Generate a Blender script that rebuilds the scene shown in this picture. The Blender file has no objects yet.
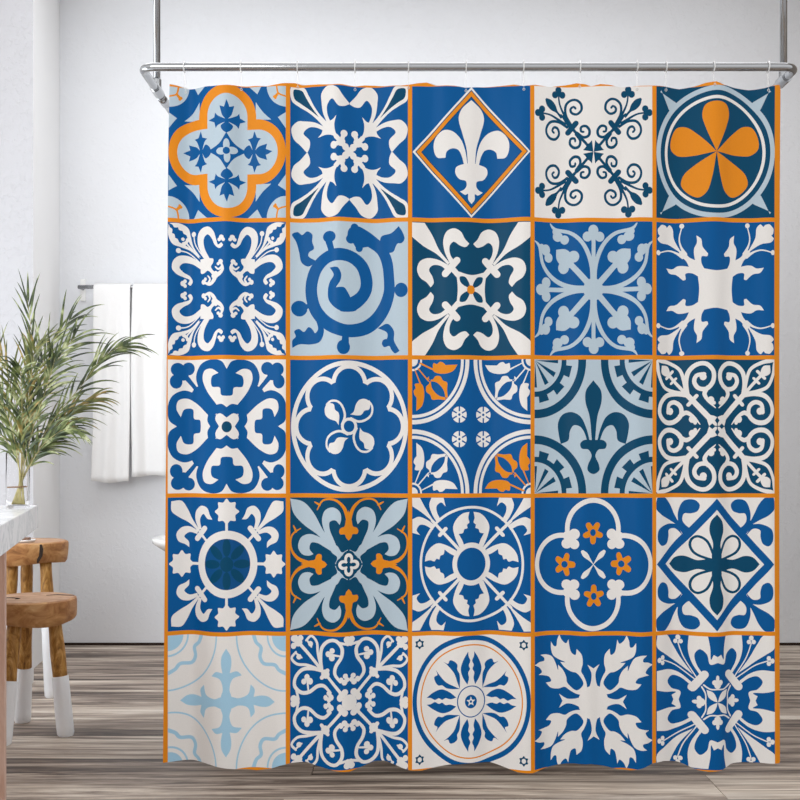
import bpy, bmesh, math, random
import numpy as np
from mathutils import Vector
from mathutils.geometry import delaunay_2d_cdt
C = bpy.context.scene
COL = C.collection
F, HZ, CAMZ = 1100.0, 450.0, 0.9      # focal length in pixels, horizon row, eye height
YC = 2.9                              # distance of the curtain
S = YC / F                            # metres per pixel on the curtain

# ---------------------------------------------------------------- materials
def lin(h):
    h = h.lstrip('#'); r = []
    for i in (0, 2, 4):
        c = int(h[i:i+2], 16) / 255
        r.append(c / 12.92 if c <= .04045 else ((c + .055) / 1.055) ** 2.4)
    return (*r, 1)
def newmat(name, color, rough=.5, metal=0.0, **kw):
    m = bpy.data.materials.new(name); m.use_nodes = True
    nt = m.node_tree; b = nt.nodes['Principled BSDF']
    b.inputs['Base Color'].default_value = lin(color)
    b.inputs['Roughness'].default_value = rough
    b.inputs['Metallic'].default_value = metal
    for k, v in kw.items(): b.inputs[k.replace('_', ' ')].default_value = v
    return m, nt, b
def N(nt, t, **kw):
    n = nt.nodes.new('ShaderNode' + t)
    for k, v in kw.items():
        if k in n.inputs: n.inputs[k].default_value = v
        else: setattr(n, k, v)
    return n
def coords(nt, scale=(1, 1, 1), rot=(0, 0, 0)):
    tc = N(nt, 'TexCoord'); mp = N(nt, 'Mapping')
    mp.inputs['Scale'].default_value = scale; mp.inputs['Rotation'].default_value = rot
    nt.links.new(tc.outputs['Object'], mp.inputs['Vector']); return mp.outputs['Vector']
def ramp(nt, fac, stops):
    r = N(nt, 'ValToRGB'); e = r.color_ramp.elements
    while len(e) < len(stops): e.new(.5)
    for el, (p, c) in zip(e, stops): el.position = p; el.color = lin(c)
    nt.links.new(fac, r.inputs['Fac']); return r.outputs['Color']
def bump(nt, b, h, strength, dist=.01):
    n = N(nt, 'Bump'); n.inputs['Strength'].default_value = strength; n.inputs['Distance'].default_value = dist
    nt.links.new(h, n.inputs['Height']); nt.links.new(n.outputs['Normal'], b.inputs['Normal'])
def fabric(name, color):
    m, nt, b = newmat(name, color, .42)
    b.inputs['Specular IOR Level'].default_value = .1
    v = coords(nt)
    w = N(nt, 'TexNoise', Scale=900.0, Detail=2.0); nt.links.new(v, w.inputs['Vector'])
    mx = N(nt, 'MixRGB', blend_type='MULTIPLY'); mx.inputs['Fac'].default_value = .22
    mx.inputs['Color1'].default_value = lin(color)
    nt.links.new(w.outputs['Fac'], mx.inputs['Color2']); nt.links.new(mx.outputs['Color'], b.inputs['Base Color'])
    w2 = N(nt, 'TexNoise', Scale=7.0, Detail=3.0); nt.links.new(coords(nt, (1.6, 1, .35)), w2.inputs['Vector'])
    bump(nt, b, w2.outputs['Fac'], .35, .012)
    return m
CUR = {'B': '#005594', 'D': '#004566', 'W': '#e8e5e2', 'L': '#b6c7d3', 'O': '#e28a1e', 'S': '#a4cce4', 'N': '#0c4e86'}
CK = list(CUR)
CURM = [fabric('curtain_' + n, CUR[k]) for k, n in zip(CK, ('blue', 'deep_teal', 'white', 'pale_blue', 'orange', 'sky', 'mid_blue'))]
CURBACK = fabric('curtain_back', '#dcdad8')

def plaster(name, color, sc=1.0, strength=.25):
    m, nt, b = newmat(name, color, .85)
    v = coords(nt)
    n1 = N(nt, 'TexNoise', Scale=38.0 * sc, Detail=5.0, Roughness=.6, Distortion=.5); nt.links.new(v, n1.inputs['Vector'])
    n2 = N(nt, 'TexNoise', Scale=7.0, Detail=3.0); nt.links.new(v, n2.inputs['Vector'])
    r = N(nt, 'MapRange'); nt.links.new(n1.outputs['Fac'], r.inputs['Value'])
    r.inputs['From Min'].default_value = .5; r.inputs['From Max'].default_value = .72
    mu = N(nt, 'Math', operation='MULTIPLY'); nt.links.new(r.outputs['Result'], mu.inputs[0]); nt.links.new(n2.outputs['Fac'], mu.inputs[1])
    bump(nt, b, mu.outputs[0], strength, .012)
    n3 = N(nt, 'TexNoise', Scale=1.3, Detail=3.0); nt.links.new(v, n3.inputs['Vector'])
    c = lin(color)
    mx = N(nt, 'MixRGB'); mx.inputs['Color1'].default_value = c
    mx.inputs['Color2'].default_value = tuple(x * .93 for x in c[:3]) + (1,)
    nt.links.new(n3.outputs['Fac'], mx.inputs['Fac']); nt.links.new(mx.outputs['Color'], b.inputs['Base Color'])
    return m
M = {}
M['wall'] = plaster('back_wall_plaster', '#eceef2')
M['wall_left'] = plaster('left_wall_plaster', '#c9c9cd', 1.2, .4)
M['wall_smooth'] = plaster('white_ceiling_lit_side', '#fafafa', 1, .03)  # white for the ceiling; on the projecting wall's side it paints in light
M['chrome'], _, b = newmat('chrome', '#acaeb1', .13, 1.0)
M['white_gloss'], _, b = newmat('white_enamel', '#f7f7f6', .15)
M['white_paint'], _, b = newmat('white_paint_dip', '#f6f8fb', .35)
M['glass'], nt, b = newmat('clear_glass', '#ffffff', .02); b.inputs['Transmission Weight'].default_value = 1; b.inputs['IOR'].default_value = 1.08
M['clear'], nt, b = newmat('clear_white_plastic', '#ffffff', .2); b.inputs['Transmission Weight'].default_value = .55; b.inputs['IOR'].default_value = 1.3
M['thread'], nt, b = newmat('frosted_plastic_link', '#ffffff', .3); b.inputs['Alpha'].default_value = .3
M['crossbar'], _, b = newmat('added_brown_bar', '#8a6a4c', .6)
M['dark'], _, b = newmat('crack_and_shadow_dark', '#2a1c12', .9)  # stool cracks, and the painted shadow line at the back wall foot
M['soap'], _, b = newmat('brown_soap', '#6e4a33', .4)
M['grommet'], _, b = newmat('grommet_metal', '#d9d9d9', .25, 1.0)

# towel
m, nt, b = newmat('white_terry', '#f6f6f6', .95); b.inputs['Sheen Weight'].default_value = .3
n = N(nt, 'TexNoise', Scale=160.0, Detail=3.0); nt.links.new(coords(nt), n.inputs['Vector']); bump(nt, b, n.outputs['Fac'], .5, .004)
M['towel'] = m
# marble
m, nt, b = newmat('white_marble', '#f4f4f4', .2)
v = coords(nt); n = N(nt, 'TexNoise', Scale=5.0, Detail=8.0, Roughness=.65, Distortion=2.2); nt.links.new(v, n.inputs['Vector'])
nt.links.new(ramp(nt, n.outputs['Fac'], [(0, '#f7f7f7'), (.46, '#f4f4f4'), (.51, '#cfd1d4'), (.56, '#f3f3f3')]), b.inputs['Base Color'])
M['marble'] = m
# woods
def wood(name, stops, scale, rough=.55, det=6.0, dist=1.2, bs=.2):
    m, nt, b = newmat(name, stops[0][1], rough)
    n = N(nt, 'TexNoise', Scale=1.0, Detail=det, Roughness=.62, Distortion=dist); nt.links.new(coords(nt, scale), n.inputs['Vector'])
    nt.links.new(ramp(nt, n.outputs['Fac'], stops), b.inputs['Base Color'])
    bump(nt, b, n.outputs['Fac'], bs, .004); return m
M['panel'] = wood('pale_pink_wood', [(.2, '#a98070'), (.45, '#cfa996'), (.6, '#dcbcab'), (.8, '#b98d7b')], (28, 28, 2.2))
M['seat_side'] = wood('stool_seat_edge', [(.25, '#6f4420'), (.42, '#a8713f'), (.58, '#c6935c'), (.75, '#dcb381')], (14, 14, 22))
M['seat_top'] = wood('stool_seat_top', [(.25, '#93694b'), (.45, '#b78d6c'), (.6, '#c9a283'), (.8, '#d6b79b')], (12, 26, 9))
M['leg_wood'] = wood('stool_leg_wood', [(.25, '#5e3a12'), (.42, '#9b6a28'), (.55, '#bd8a42'), (.75, '#d9b06d')], (34, 34, 11), dist=2.5)
# floor
m, nt, b = newmat('weathered_oak_planks', '#8c7a6b', .48)
at = N(nt, 'Attribute', attribute_name='rnd')
tc = N(nt, 'TexCoord'); ad = N(nt, 'VectorMath', operation='MULTIPLY_ADD')
cx = N(nt, 'CombineXYZ'); 
for i in range(3): nt.links.new(at.outputs['Fac'], cx.inputs[i])
nt.links.new(cx.outputs[0], ad.inputs[0]); ad.inputs[1].default_value = (17, 31, 5); nt.links.new(tc.outputs['Object'], ad.inputs[2])
def lnoise(scale, det, rough, dist):
    mp = N(nt, 'Mapping'); mp.inputs['Scale'].default_value = scale; nt.links.new(ad.outputs[0], mp.inputs['Vector'])
    n = N(nt, 'TexNoise', Scale=1.0, Detail=det, Roughness=rough, Distortion=dist); nt.links.new(mp.outputs['Vector'], n.inputs['Vector']); return n.outputs['Fac']
a1 = lnoise((.9, 15, 1), 8.0, .70, 1.3); a2 = lnoise((3.5, 95, 1), 3.0, .6, .3); a3 = lnoise((.5, 4.5, 1), 3.0, .5, .5)
mixf = N(nt, 'Math', operation='MULTIPLY_ADD'); nt.links.new(a2, mixf.inputs[0]); mixf.inputs[1].default_value = .30; nt.links.new(a1, mixf.inputs[2])
m2 = N(nt, 'Math', operation='MULTIPLY_ADD'); nt.links.new(a3, m2.inputs[0]); m2.inputs[1].default_value = .45; nt.links.new(mixf.outputs[0], m2.inputs[2])
m3 = N(nt, 'Math', operation='MULTIPLY_ADD'); nt.links.new(at.outputs['Fac'], m3.inputs[0]); m3.inputs[1].default_value = .10; nt.links.new(m2.outputs[0], m3.inputs[2])
mr = N(nt, 'MapRange'); nt.links.new(m3.outputs[0], mr.inputs['Value']); mr.inputs['From Min'].default_value = .74; mr.inputs['From Max'].default_value = 1.16
nt.links.new(ramp(nt, mr.outputs['Result'], [(.04, '#40362f'), (.20, '#6b5c51'), (.38, '#948579'), (.54, '#b5a596'), (.72, '#d2c5b6'), (.92, '#ece3d7')]), b.inputs['Base Color'])
bump(nt, b, mr.outputs['Result'], .15, .003)
M['floor'] = m
M['gap'], _, b = newmat('plank_gap', '#1c1714', .9)
# palm
def leafmat(name, stops):
    m, nt, b = newmat(name, stops[0][1], .45)
    n = N(nt, 'TexNoise', Scale=22.0, Detail=3.0); nt.links.new(coords(nt), n.inputs['Vector'])
    nt.links.new(ramp(nt, n.outputs['Fac'], stops), b.inputs['Base Color']); return m
M['leaf'] = leafmat('palm_leaf', [(.3, '#1f2a17'), (.45, '#3d4b2a'), (.56, '#6f7c46'), (.68, '#c2c79a')])
M['leaf2'] = leafmat('palm_leaf_yellowing', [(.3, '#394020'), (.5, '#73783e'), (.62, '#a58a4c'), (.75, '#cfc795')])
M['stem'] = leafmat('palm_stem', [(.3, '#7d7444'), (.55, '#b3a873'), (.75, '#cfc79a')])

# ---------------------------------------------------------------- helpers
def link(name, me, mats, parent=None, smooth=False):
    o = bpy.data.objects.new(name, me); COL.objects.link(o)
    for mm in (mats if isinstance(mats, (list, tuple)) else [mats]): me.materials.append(mm)
    if smooth: me.polygons.foreach_set('use_smooth', [True] * len(me.polygons))
    if parent: o.parent = parent
    return o
def tag(o, label=None, cat=None, group=None, kind=None):
    for k, v in (('label', label), ('category', cat), ('group', group), ('kind', kind)):
        if v: o[k] = v
    return o
def empty(name, loc=(0, 0, 0), label=None, cat=None, group=None):
    o = bpy.data.objects.new(name, None); COL.objects.link(o); o.location = loc; o.empty_display_size = .05
    return tag(o, label, cat, group)
def from_pd(name, v, f, mats, parent=None, smooth=False):
    me = bpy.data.meshes.new(name); me.from_pydata([tuple(p) for p in v], [], f); me.update()
    return link(name, me, mats, parent, smooth)
def box(name, lo, hi, mat, parent=None, bev=0.0, kind=None):
    bm = bmesh.new(); bmesh.ops.create_cube(bm, size=1)
    for v in bm.verts: v.co = Vector([(lo[i] + hi[i]) / 2 + v.co[i] * (hi[i] - lo[i]) for i in range(3)])
    if bev: bmesh.ops.bevel(bm, geom=bm.edges[:], offset=bev, segments=3, affect='EDGES', profile=.5)
    me = bpy.data.meshes.new(name); bm.to_mesh(me); bm.free()
    return tag(link(name, me, mat, parent, bool(bev) and False), kind=kind)
def prism(name, pts, z0, z1, mat, parent=None, bev=0.0):
    n = len(pts); bm = bmesh.new()
    a = [bm.verts.new((x, y, z0)) for x, y in pts]; c = [bm.verts.new((x, y, z1)) for x, y in pts]
    bm.faces.new(a[::-1]); bm.faces.new(c)
    for i in range(n): bm.faces.new((a[i], a[(i+1) % n], c[(i+1) % n], c[i]))
    bmesh.ops.recalc_face_normals(bm, faces=bm.faces[:])
    if bev: bmesh.ops.bevel(bm, geom=bm.edges[:], offset=bev, segments=3, affect='EDGES', profile=.5)
    me = bpy.data.meshes.new(name); bm.to_mesh(me); bm.free(); return link(name, me, mat, parent)
def tube_data(path, radii, seg=12, closed=False, caps=True):
    P = [Vector(p) for p in path]; n = len(P)
    if not isinstance(radii, (list, tuple)): radii = [radii] * n
    V, Fc = [], []; ref = None
    for i, p in enumerate(P):
        if closed: t = P[(i+1) % n] - P[i-1]
        else: t = P[min(i+1, n-1)] - P[max(i-1, 0)]
        t.normalize()
        if ref is None: ref = t.orthogonal().normalized()
        ref = (ref - t * ref.dot(t)).normalized(); q = t.cross(ref)
        for k in range(seg):
            a = 2 * math.pi * k / seg; V.append(p + (ref * math.cos(a) + q * math.sin(a)) * radii[i])
    for i in range(n if closed else n - 1):
        j = (i + 1) % n
        for k in range(seg): Fc.append((i*seg+k, i*seg+(k+1) % seg, j*seg+(k+1) % seg, j*seg+k))
    if caps and not closed:
        Fc.append(tuple(range(seg))[::-1]); Fc.append(tuple((n-1)*seg+k for k in range(seg)))
    return V, Fc
def tube(name, path, r, mat, parent=None, seg=16, closed=False):
    v, f = tube_data(path, r, seg, closed); return from_pd(name, v, f, mat, parent, True)
def merge(parts):
    V, Fc = [], []
    for v, f in parts:
        k = len(V); V += list(v); Fc += [tuple(i + k for i in q) for q in f]
    return V, Fc
def lathe_data(prof, seg=48, sx=1, sy=1, c=(0, 0)):
    V, Fc = [], []; n = len(prof)
    for r, z in prof:
        for k in range(seg):
            a = 2*math.pi*k/seg; V.append((c[0] + r*sx*math.cos(a), c[1] + r*sy*math.sin(a), z))
    for i in range(n-1):
        for k in range(seg): Fc.append((i*seg+k, i*seg+(k+1) % seg, (i+1)*seg+(k+1) % seg, (i+1)*seg+k))
    Fc.append(tuple(range(seg))[::-1]); Fc.append(tuple((n-1)*seg+k for k in range(seg)))
    return V, Fc
def at(px, py, Y): return Vector(((px - 400) / F * Y, Y, CAMZ - (py - HZ) / F * Y))
# ---------------------------------------------------------------- the tile patterns printed on the curtain
# each line: colour  symmetry  kind  numbers   (drawn in a 711 x 800 box per tile; c after a point = sharp corner)
T = {}
T[0, 0] = (352, 398, 326, 370, 'B', '''
L 4 k .33
O 4 s 78,26,9 68,75,9 27,92,9
O 8 s 70,74,8 88,92,9
O 8 c 90,94,8
L 8 p 195,130c 195,220c 108,220c 150,182
L 8 p 160,28c 240,28c 186,78c
O 8 E .51,.49
O 1 Q .49
L 8 E .525,.335
L r X .335,.525
B 1 p 350,296c 392,356 457,397c 392,440 350,500c 310,440 246,397c 310,356
B r m 350,114c 343,138 337,156c 312,148c 318,172 326,200 344,222c 315,210 298,200 287,186c 282,212c 250,229c 282,240c 290,272c 300,258 325,246 343,240c 318,262 330,286 350,300c
L r c 350,365,18,34
B 1 c 350,398,20,20''')
T[0, 1] = (358, 400, 327, 369, 'B', '''
W 4 d 36,32 104,38 131,84 158,138 194,192 238,242c
D 4 d 48,50 92,54 115,93 147,148 188,206c
W 8 p 203,75 240,36 290,48 322,90 357,130c 357,137c 330,150 300,150 262,110 236,142 236,190 252,235c 236,245c 212,185 203,120
W 4 d 210,232c 262,228 287,203c 276,248 280,290 292,314 306,326c
W 8 c 329,303,19,20
W 8 s 316,345,24 328,303,22
W 4 s 285,320,26 357,402,24
W 4 c 312,349,24,25
W 1 c 357,402,24
W 8 c 337,375,18''')
T[0, 2] = (358, 402, 327, 366, 'B', '''
W 1 q 1.0
D 1 q .955
O 1 q .935
D 1 q .855
B 1 q .835
W 1 m 358,110c 302,165 287,212 308,300 330,380 338,470c
W x p 316,470c 302,420 282,388 250,382 220,400 213,434c 168,430 148,375 160,320 205,280 255,288 298,330 322,390 336,470c
W 1 m 358,462c 310,470 272,488 268,518 290,552 328,565 330,592 315,612 293,622c 325,640 338,632 340,665 358,690c''')
T[0, 3] = (358, 400, 327, 366, 'W', '''
D 8 c 165,54,18,20
D 8 c 146,80,18,20
D 8 c 187,80,18,20
D 8 s 166,85,9 175,140,10 215,225,16
D 4 d 97,100c 125,110 150,140 160,168 190,200c
D 4 s 180,188,8 235,255,30
D 4 s 262,238,30 218,290,30
D 8 s 232,240,14 207,190,14 206,140,14 230,112,14 262,108,14 288,130,14 292,165,14 268,188,14 240,180,14 233,158,13 250,145,12 260,156,12
D 8 c 166,76,12
D 8 s 268,290,12 300,318,16 330,310,15 335,280,15 315,256,15 290,262,14 290,285,13 303,288,12
D 4 s 240,265,16 335,375,15
D 4 d 322,358c 334,352 349,335c 357,400c''')
T[0, 4] = (357, 403, 328, 367, 'D', '''
L 4 d 50,68c 138,116c 240,200c 240,260c
L 1 e 1.0
D 1 e .925
W 1 e .848
D 1 e .80
O 5 m 357,403c 300,265 283,190 300,140 357,123''')
T[1, 0] = (352, 405, 326, 366, 'B', '''
W 8 p 30,40c 85,38 128,62 142,110 158,165 205,232c 160,185 135,145 126,122 118,100c 103,92 98,78c 80,74 76,60c 56,62 48,48c
W 8 c 124,128,10,12
W 4 c 100,124,9,10
W 4 c 116,142,10,10
W 4 s 112,140,8 190,225,10
W 8 c 160,97,13,15
W 8 s 160,100,7 172,160,6 232,246,6
W 8 p 236,254c 205,205 184,150 188,95 215,65 250,60 276,85 292,130 304,162 322,150c 332,165 312,182 286,165 266,125 243,102 222,122 224,175 256,240c
W 8 c 322,122,14
W 8 c 310,134,10
W 8 c 333,134,10
W 4 d 200,240c 250,236 276,240 274,262 262,282 275,305 300,320c 300,345c
W 8 s 280,335,30 310,322,22 330,295,15 320,262,12
W 8 s 326,285,14 305,298,11 288,284,7
W 8 c 318,256,13
W 8 c 304,268,9''')
T[1, 1] = (358, 405, 327, 366, 'L', '''
B 1 s 400,95,80 460,125,74 530,180,60 565,250,60 577,340,58 577,430,62 545,520,70 490,590,74 420,630,74 330,638,70 240,600,70 175,530,68 148,450,66 148,370,66 175,290,66 230,235,66 300,217,68 370,230,66 425,275,66 450,340,66 450,400,66 425,450,68 375,490,76 325,500,72
B 1 p 250,290c 292,288 314,325 310,360 285,400c 330,400 352,430 368,462c 400,520 330,535 290,520 245,470 240,410 250,370 272,330
B 1 c 387,66,22,24
B 1 c 366,130,26,26
B 1 c 412,178,20,22
B 1 p 360,70 400,60 470,100 500,150 430,175 405,185 370,140 350,125
B 1 c 638,130,24,24
B 1 c 588,182,22,22
B 1 c 558,704,20,22
B 1 p 524,158c 535,110 590,95 632,58c 652,90 664,130 655,145 625,155 600,200 570,204 545,195c
B 1 c 247,118,36,32
B 1 s 240,125,40 258,190,34
B 1 p 38,100 70,86 92,102 122,82 150,100 150,140 160,180 132,200 128,218 172,248c 130,278 92,258 76,195 60,140
B 1 c 78,512,45,44
B 1 s 85,515,40 140,492,20
B 1 c 645,412,37,40
B 1 s 640,412,34 595,405,20
B 1 c 326,730,36,40
B 1 s 334,725,45 338,660,34
B 1 p 40,732c 40,690 58,668 50,640 75,625 103,642 130,615 155,633 165,650 182,630 168,570c 214,620 212,665 190,700 140,712 75,712
B 1 p 515,620c 570,598 605,640 606,692 636,750c 612,764 590,742 580,722 550,727 538,705 566,680 568,650''')
T[1, 2] = (357, 408, 327, 367, 'D', '''
W 4 d 28,38c 98,38c 140,105 180,190 236,262c
W 8 p 346,155c 325,174 295,167 258,145 238,165 240,215 270,262c 236,262c 208,195 202,130 222,85 260,70 298,88 322,130
W 4 s 277,248,38 212,322,38
W 4 s 244,285,30 285,332,30
W 1 p 272,306c 357,328 444,306c 434,408 444,510c 357,492 272,510c 281,408
D 4 d 292,340 322,340 342,368 354,404c
O 1 c 355,410,22,25''')
T[1, 3] = (358, 408, 327, 366, 'B', '''
L 8 s 120,42,6 148,72,18 230,92,20 290,142,22 330,215,24 349,300,22 352,400,26
L 8 c 162,112,28,28
L 8 c 200,130,24,26
L 8 c 150,85,18
L 8 s 357,120,20 357,290,20
L r c 357,80,28,31
L 8 c 324,115,27,28
L r p 340,100c 374,100c 368,140c 346,140c
L 4 d 154,184c 205,182 240,215 250,265c
L 8 c 248,225,31,33
L 4 s 225,258,30 357,408,36
L 1 c 357,408,56,62''')
T[1, 4] = (358, 407, 327, 366, 'B', '''
W 1 p 278,290c 357,304 438,290c 458,320c 450,408 458,498c 438,524c 357,512 278,524c 258,498c 266,408 258,320c
W 4 d 160,186c 188,196 215,228 250,248c 295,305c 300,345c
W 8 p 252,108c 276,128 283,170 312,212c 308,226 280,225 278,262 296,300c 262,300c 245,245 240,180 254,150
W 8 c 177,52,13,14
W 8 s 177,60,6 164,120,7 172,165,10 195,210,20
W 4 d 48,60 60,48 78,50 92,62 108,46 126,64 134,120 178,204c
W 8 c 55,92,17''')
T[2, 0] = (352, 402, 326, 366, 'W', '''
B 8 p 352,84c 325,42 268,30 205,55 174,118 180,165 230,250c 352,402c 352,402c
B 4 s 118,130,28 190,215,30 240,280,110
B 4 s 200,230,110 300,340,90
B 4 c 74,86,36,38
B 8 c 130,80,35,36
B 4 c 100,115,30
W r m 352,296c 325,278 295,282c 236,200 213,135 225,92 265,82 306,106c 268,126 268,180 314,188 322,228 352,234c
W 4 d 288,338 316,330 352,354c 352,402c
D 1 c 352,405,28,31''')
T[2, 1] = (358, 402, 327, 366, 'B', '''
W 1 e .995
B 1 e .925
W 8 E .645,.30
W h E .645,.30
B 8 E .645,.23
B h E .645,.23
B 1 e .70
W R s 318,392,12 334,345,12 322,295,12 295,265,12 258,262,12 232,282,10
W R p 222,300 240,275 272,280 280,310 300,328 300,396c 285,375 250,362 226,340
W 1 c 357,402,44,48
B 1 c 357,402,29,32''')
T[2, 2] = (358, 405, 327, 368, 'B', '''
W 4 k .963
B 4 k .897
W 4 k .868
B 4 k .82
W 4 k .16
B 4 k .13
W 4 k .09
O a s 68,52,5 150,88,9
O A p 143,85c 148,50 168,56 180,44 200,48 214,62c 280,60c 255,95 200,110 150,98
O A s 75,50,5 150,88,9
W Z p 143,85c 148,50 168,56 180,44 200,48 214,62c 280,60c 255,95 200,110 150,98
W Z s 75,50,5 150,88,9
O a s 62,82,7 120,150,7
O a d 108,138c 146,140 156,124 185,124 200,148 222,158 222,200 226,240c
B a d 120,150c 165,158 205,205 213,250c
W b s 62,82,7 120,150,7
W b d 108,138c 146,140 156,124 185,124 200,148 222,158 222,200 226,240c
B b d 120,150c 165,158 205,205 213,250c
W 4 c 290,337,41,45
B 4 s 290,290,8 290,384,8
B 4 s 250,313,8 330,361,8
B 4 s 250,361,8 330,313,8
W 4 c 290,337,17,19
B 4 c 290,337,7''')
T[2, 3] = (358, 405, 327, 368, 'L', '''
D 4 k .872
L 4 k .742
D 4 k .55
D 4 g .54,.645,15,8
D 4 g .54,.645,45,8
D 4 g .54,.645,75,8
L 4 k .47
D 4 g 0,.41,1,4
D 4 g 0,.41,31,5.5
D 4 g 0,.41,59,5.5
D 4 g 0,.41,89,4
D 1 m 357,146c 315,205 312,262 335,345 349,485c
D x p 322,482c 300,425 280,402 250,396 230,425 220,480 180,500c 168,445 165,380 190,336 235,322 282,345 318,415 336,482c
D 1 m 357,478c 300,480 283,500 290,524 330,532 347,565 328,612 324,645 357,667''')
T[2, 4] = (360, 402, 327, 367, 'D', '''
W 4 d 300,338c 335,342 360,352c 360,402c
D 8 p 360,350c 346,370c 360,390c 374,370c
D 8 s 360,380,5 360,402,5
W 4 s 320,360,30 205,228,28
W 4 s 252,232,20 210,282,20
W 8 s 200,222,22 188,150,18 165,85,18 110,50,20 60,38,24 40,36,16
W 4 s 205,228,18 100,108,16
W 4 d 62,64c 98,68 112,98 108,118c
W 4 s 128,96,16 92,136,16
W 4 s 148,134,14 120,164,14
W 8 s 205,228,24 198,160,24 210,100,24 250,60,24 300,55,24 338,95,24 338,150,24 305,192,24 262,190,24 240,155,22 252,120,22 290,112,22
W 8 c 285,128,18
W 8 s 310,185,22 292,222,22 315,265,16 350,300,5
W 8 c 325,256,18,20
W 8 c 342,272,10''')
T[3, 0] = (352, 400, 326, 368, 'B', '''
W 1 e .508
N 1 e .385
D o c 352,308,22,50
D 1 c 352,400,36,42
W r t 8,352,108,66,50,0
W 8 s 352,160,14 352,230,14
W 4 d 40,52c 92,50 122,92 150,150 196,216c
W 8 p 272,152c 245,150 218,122 198,150 206,205c 190,212c 168,150 174,105 205,77 240,88 258,130
W 4 s 226,202,30 180,260,30
W 4 s 202,232,14 245,280,14''')
T[3, 1] = (355, 402, 327, 366, 'D', '''
L 4 d 28,36c 100,56 160,120 205,200 275,300c
L 8 p 306,180c 280,155 250,165 250,205 268,250 286,292c 262,300c 222,225 206,150 225,100 270,84 306,108 314,150
L 4 d 240,280c 292,296 318,332 350,318c 352,402c
D r c 355,365,36,42
D 1 c 355,402,58,66
W r c 355,368,24,30
W 1 c 355,402,34,36
D r c 355,375,10,18
D 1 c 355,402,14,15
O r m 355,268c 340,250 335,234 308,232 303,214 312,198 332,190 338,160 355,100c
O 8 s 355,165,24 343,120,20 325,80,17 290,48,13 245,38,11 205,52,10 178,100,5
O 8 s 164,56,7 192,72,13''')
T[3, 2] = (358, 400, 327, 367, 'B', '''
W 1 e .88
B 1 e .84
W 4 s 300,330,18 140,160,16
W 4 s 215,203,20 182,240,20
W 8 p 346,110c 340,145 346,170 332,182 336,200 318,206 310,226 286,232c 305,265 318,300c 290,305c 265,245 256,190 278,145 310,118
W 1 e .325
B 1 e .248
W 4 d 28,32c 72,32c 100,85 160,180c
W 8 p 124,70 136,32c 203,32c 214,80c 190,58 165,78 166,110 190,160c 165,168c 138,120''')
T[3, 3] = (357, 402, 327, 370, 'B', '''
W r E .53,.47
B r E .53,.395
B 1 Q .385
W 4 c 212,288,28,28
W 4 c 252,290,26,28
W 4 c 232,264,26,30
W 4 c 253,234,28,30
W 4 c 214,244,22,26
O r s 355,225,40 355,275,31
O r s 355,225,40 396,240,31
O r s 355,225,40 380,184,31
O r s 355,225,40 329,184,31
O r s 355,225,40 313,240,31
B r c 355,225,17,20
W 4 s 357,402,3 338,378,12 313,350,30 297,332,20''')
T[3, 4] = (357, 402, 325, 367, 'W', '''
B 4 d 34,32c 78,28 112,65 140,125 168,180c
B 4 s 155,168,20 225,245,64
B 8 p 160,175c 160,110 190,48 240,43 267,70 256,105 220,119 190,120 182,160 215,205c
B 1 q 1.0
W 1 q .83
D 4 l 338,368,14 290,362,14 240,338,14 218,300,14 225,262,14 255,245,14 295,262,14 320,300,14
D r m 357,123c 325,160 316,210 335,285 330,370 357,402c''')
T[4, 0] = (350, 398, 326, 367, 'W', '''
S 4 k .845
W 4 k .82
S 4 s 205,26,22 190,70,20 162,100,20 168,150,20 145,188,20 85,192,20 60,220,20 24,240,22
S 4 k .325
W 4 k .295
S 4 k .235
S r m 350,98c 326,140 322,185 330,234c 292,228 268,252c 315,268 332,325 322,372 350,398c''')
T[4, 1] = (358, 397, 327, 367, 'B', '''
W 4 c 52,48,20
W 8 c 84,48,16
W 4 c 72,72,22
W 4 s 75,75,18 215,235,18
W 4 s 238,220,22 204,265,22
W 4 c 225,242,24
W 4 s 225,240,16 340,375,18
W 8 c 334,340,18
W 8 c 314,345,12
W 1 c 358,397,40,44
W 8 s 205,225,18 198,160,19 205,100,19 240,60,19 285,55,19 318,95,19 315,145,19 285,195,19 280,240,18 310,280,16
W 8 s 300,65,16 345,75,14
W 8 c 346,48,18
W 8 c 350,68,16
W 8 c 337,250,14
W 8 c 332,284,16
W 8 c 346,270,13
W 8 c 314,268,12
W 8 c 242,130,16,17
W 8 c 264,110,15
W 8 c 262,150,17
W 8 s 255,132,14 305,138,10
W 8 s 198,200,14 182,130,14 176,70,14 145,36,14 116,62,13
W 8 c 140,80,14,16
W 8 s 120,60,10 145,98,9''')
T[4, 2] = (357, 397, 327, 368, 'W', '''
B 1 e 1.0
W 1 e .925
O 1 e .865
W 1 e .845
D 4 t 6,70,77,27,19,0
W 4 c 70,77,12,14
B 1 c 357,397,80,89
W 1 c 357,397,74,83
B 1 c 355,397,34,38
W 1 t 5,355,397,25,12,0
B 1 c 355,397,7
B 8 p 340,118c 342,145 352,170 343,195 350,215 340,235 344,265 335,302c 310,262 298,215 315,160
B 8 p 203,176c 228,186 238,166 262,172 280,192 278,215 290,240 293,326c 278,285 262,240 228,198''')
T[4, 3] = (357, 400, 327, 370, 'B', '''
W 1 c 357,400,84,94
W r m 357,212c 322,190c 345,240 342,285 330,330 357,400c
W 8 p 172,28c 188,62 210,78 222,55c 228,95 238,128 258,140 265,105c 290,135 296,185 288,228 300,250 316,290 322,345c 280,330c 300,295 280,255 262,238 240,235 205,215 178,183c 205,184 165,165 138,145 126,110 125,68c 145,95 154,95 160,60''')
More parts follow.
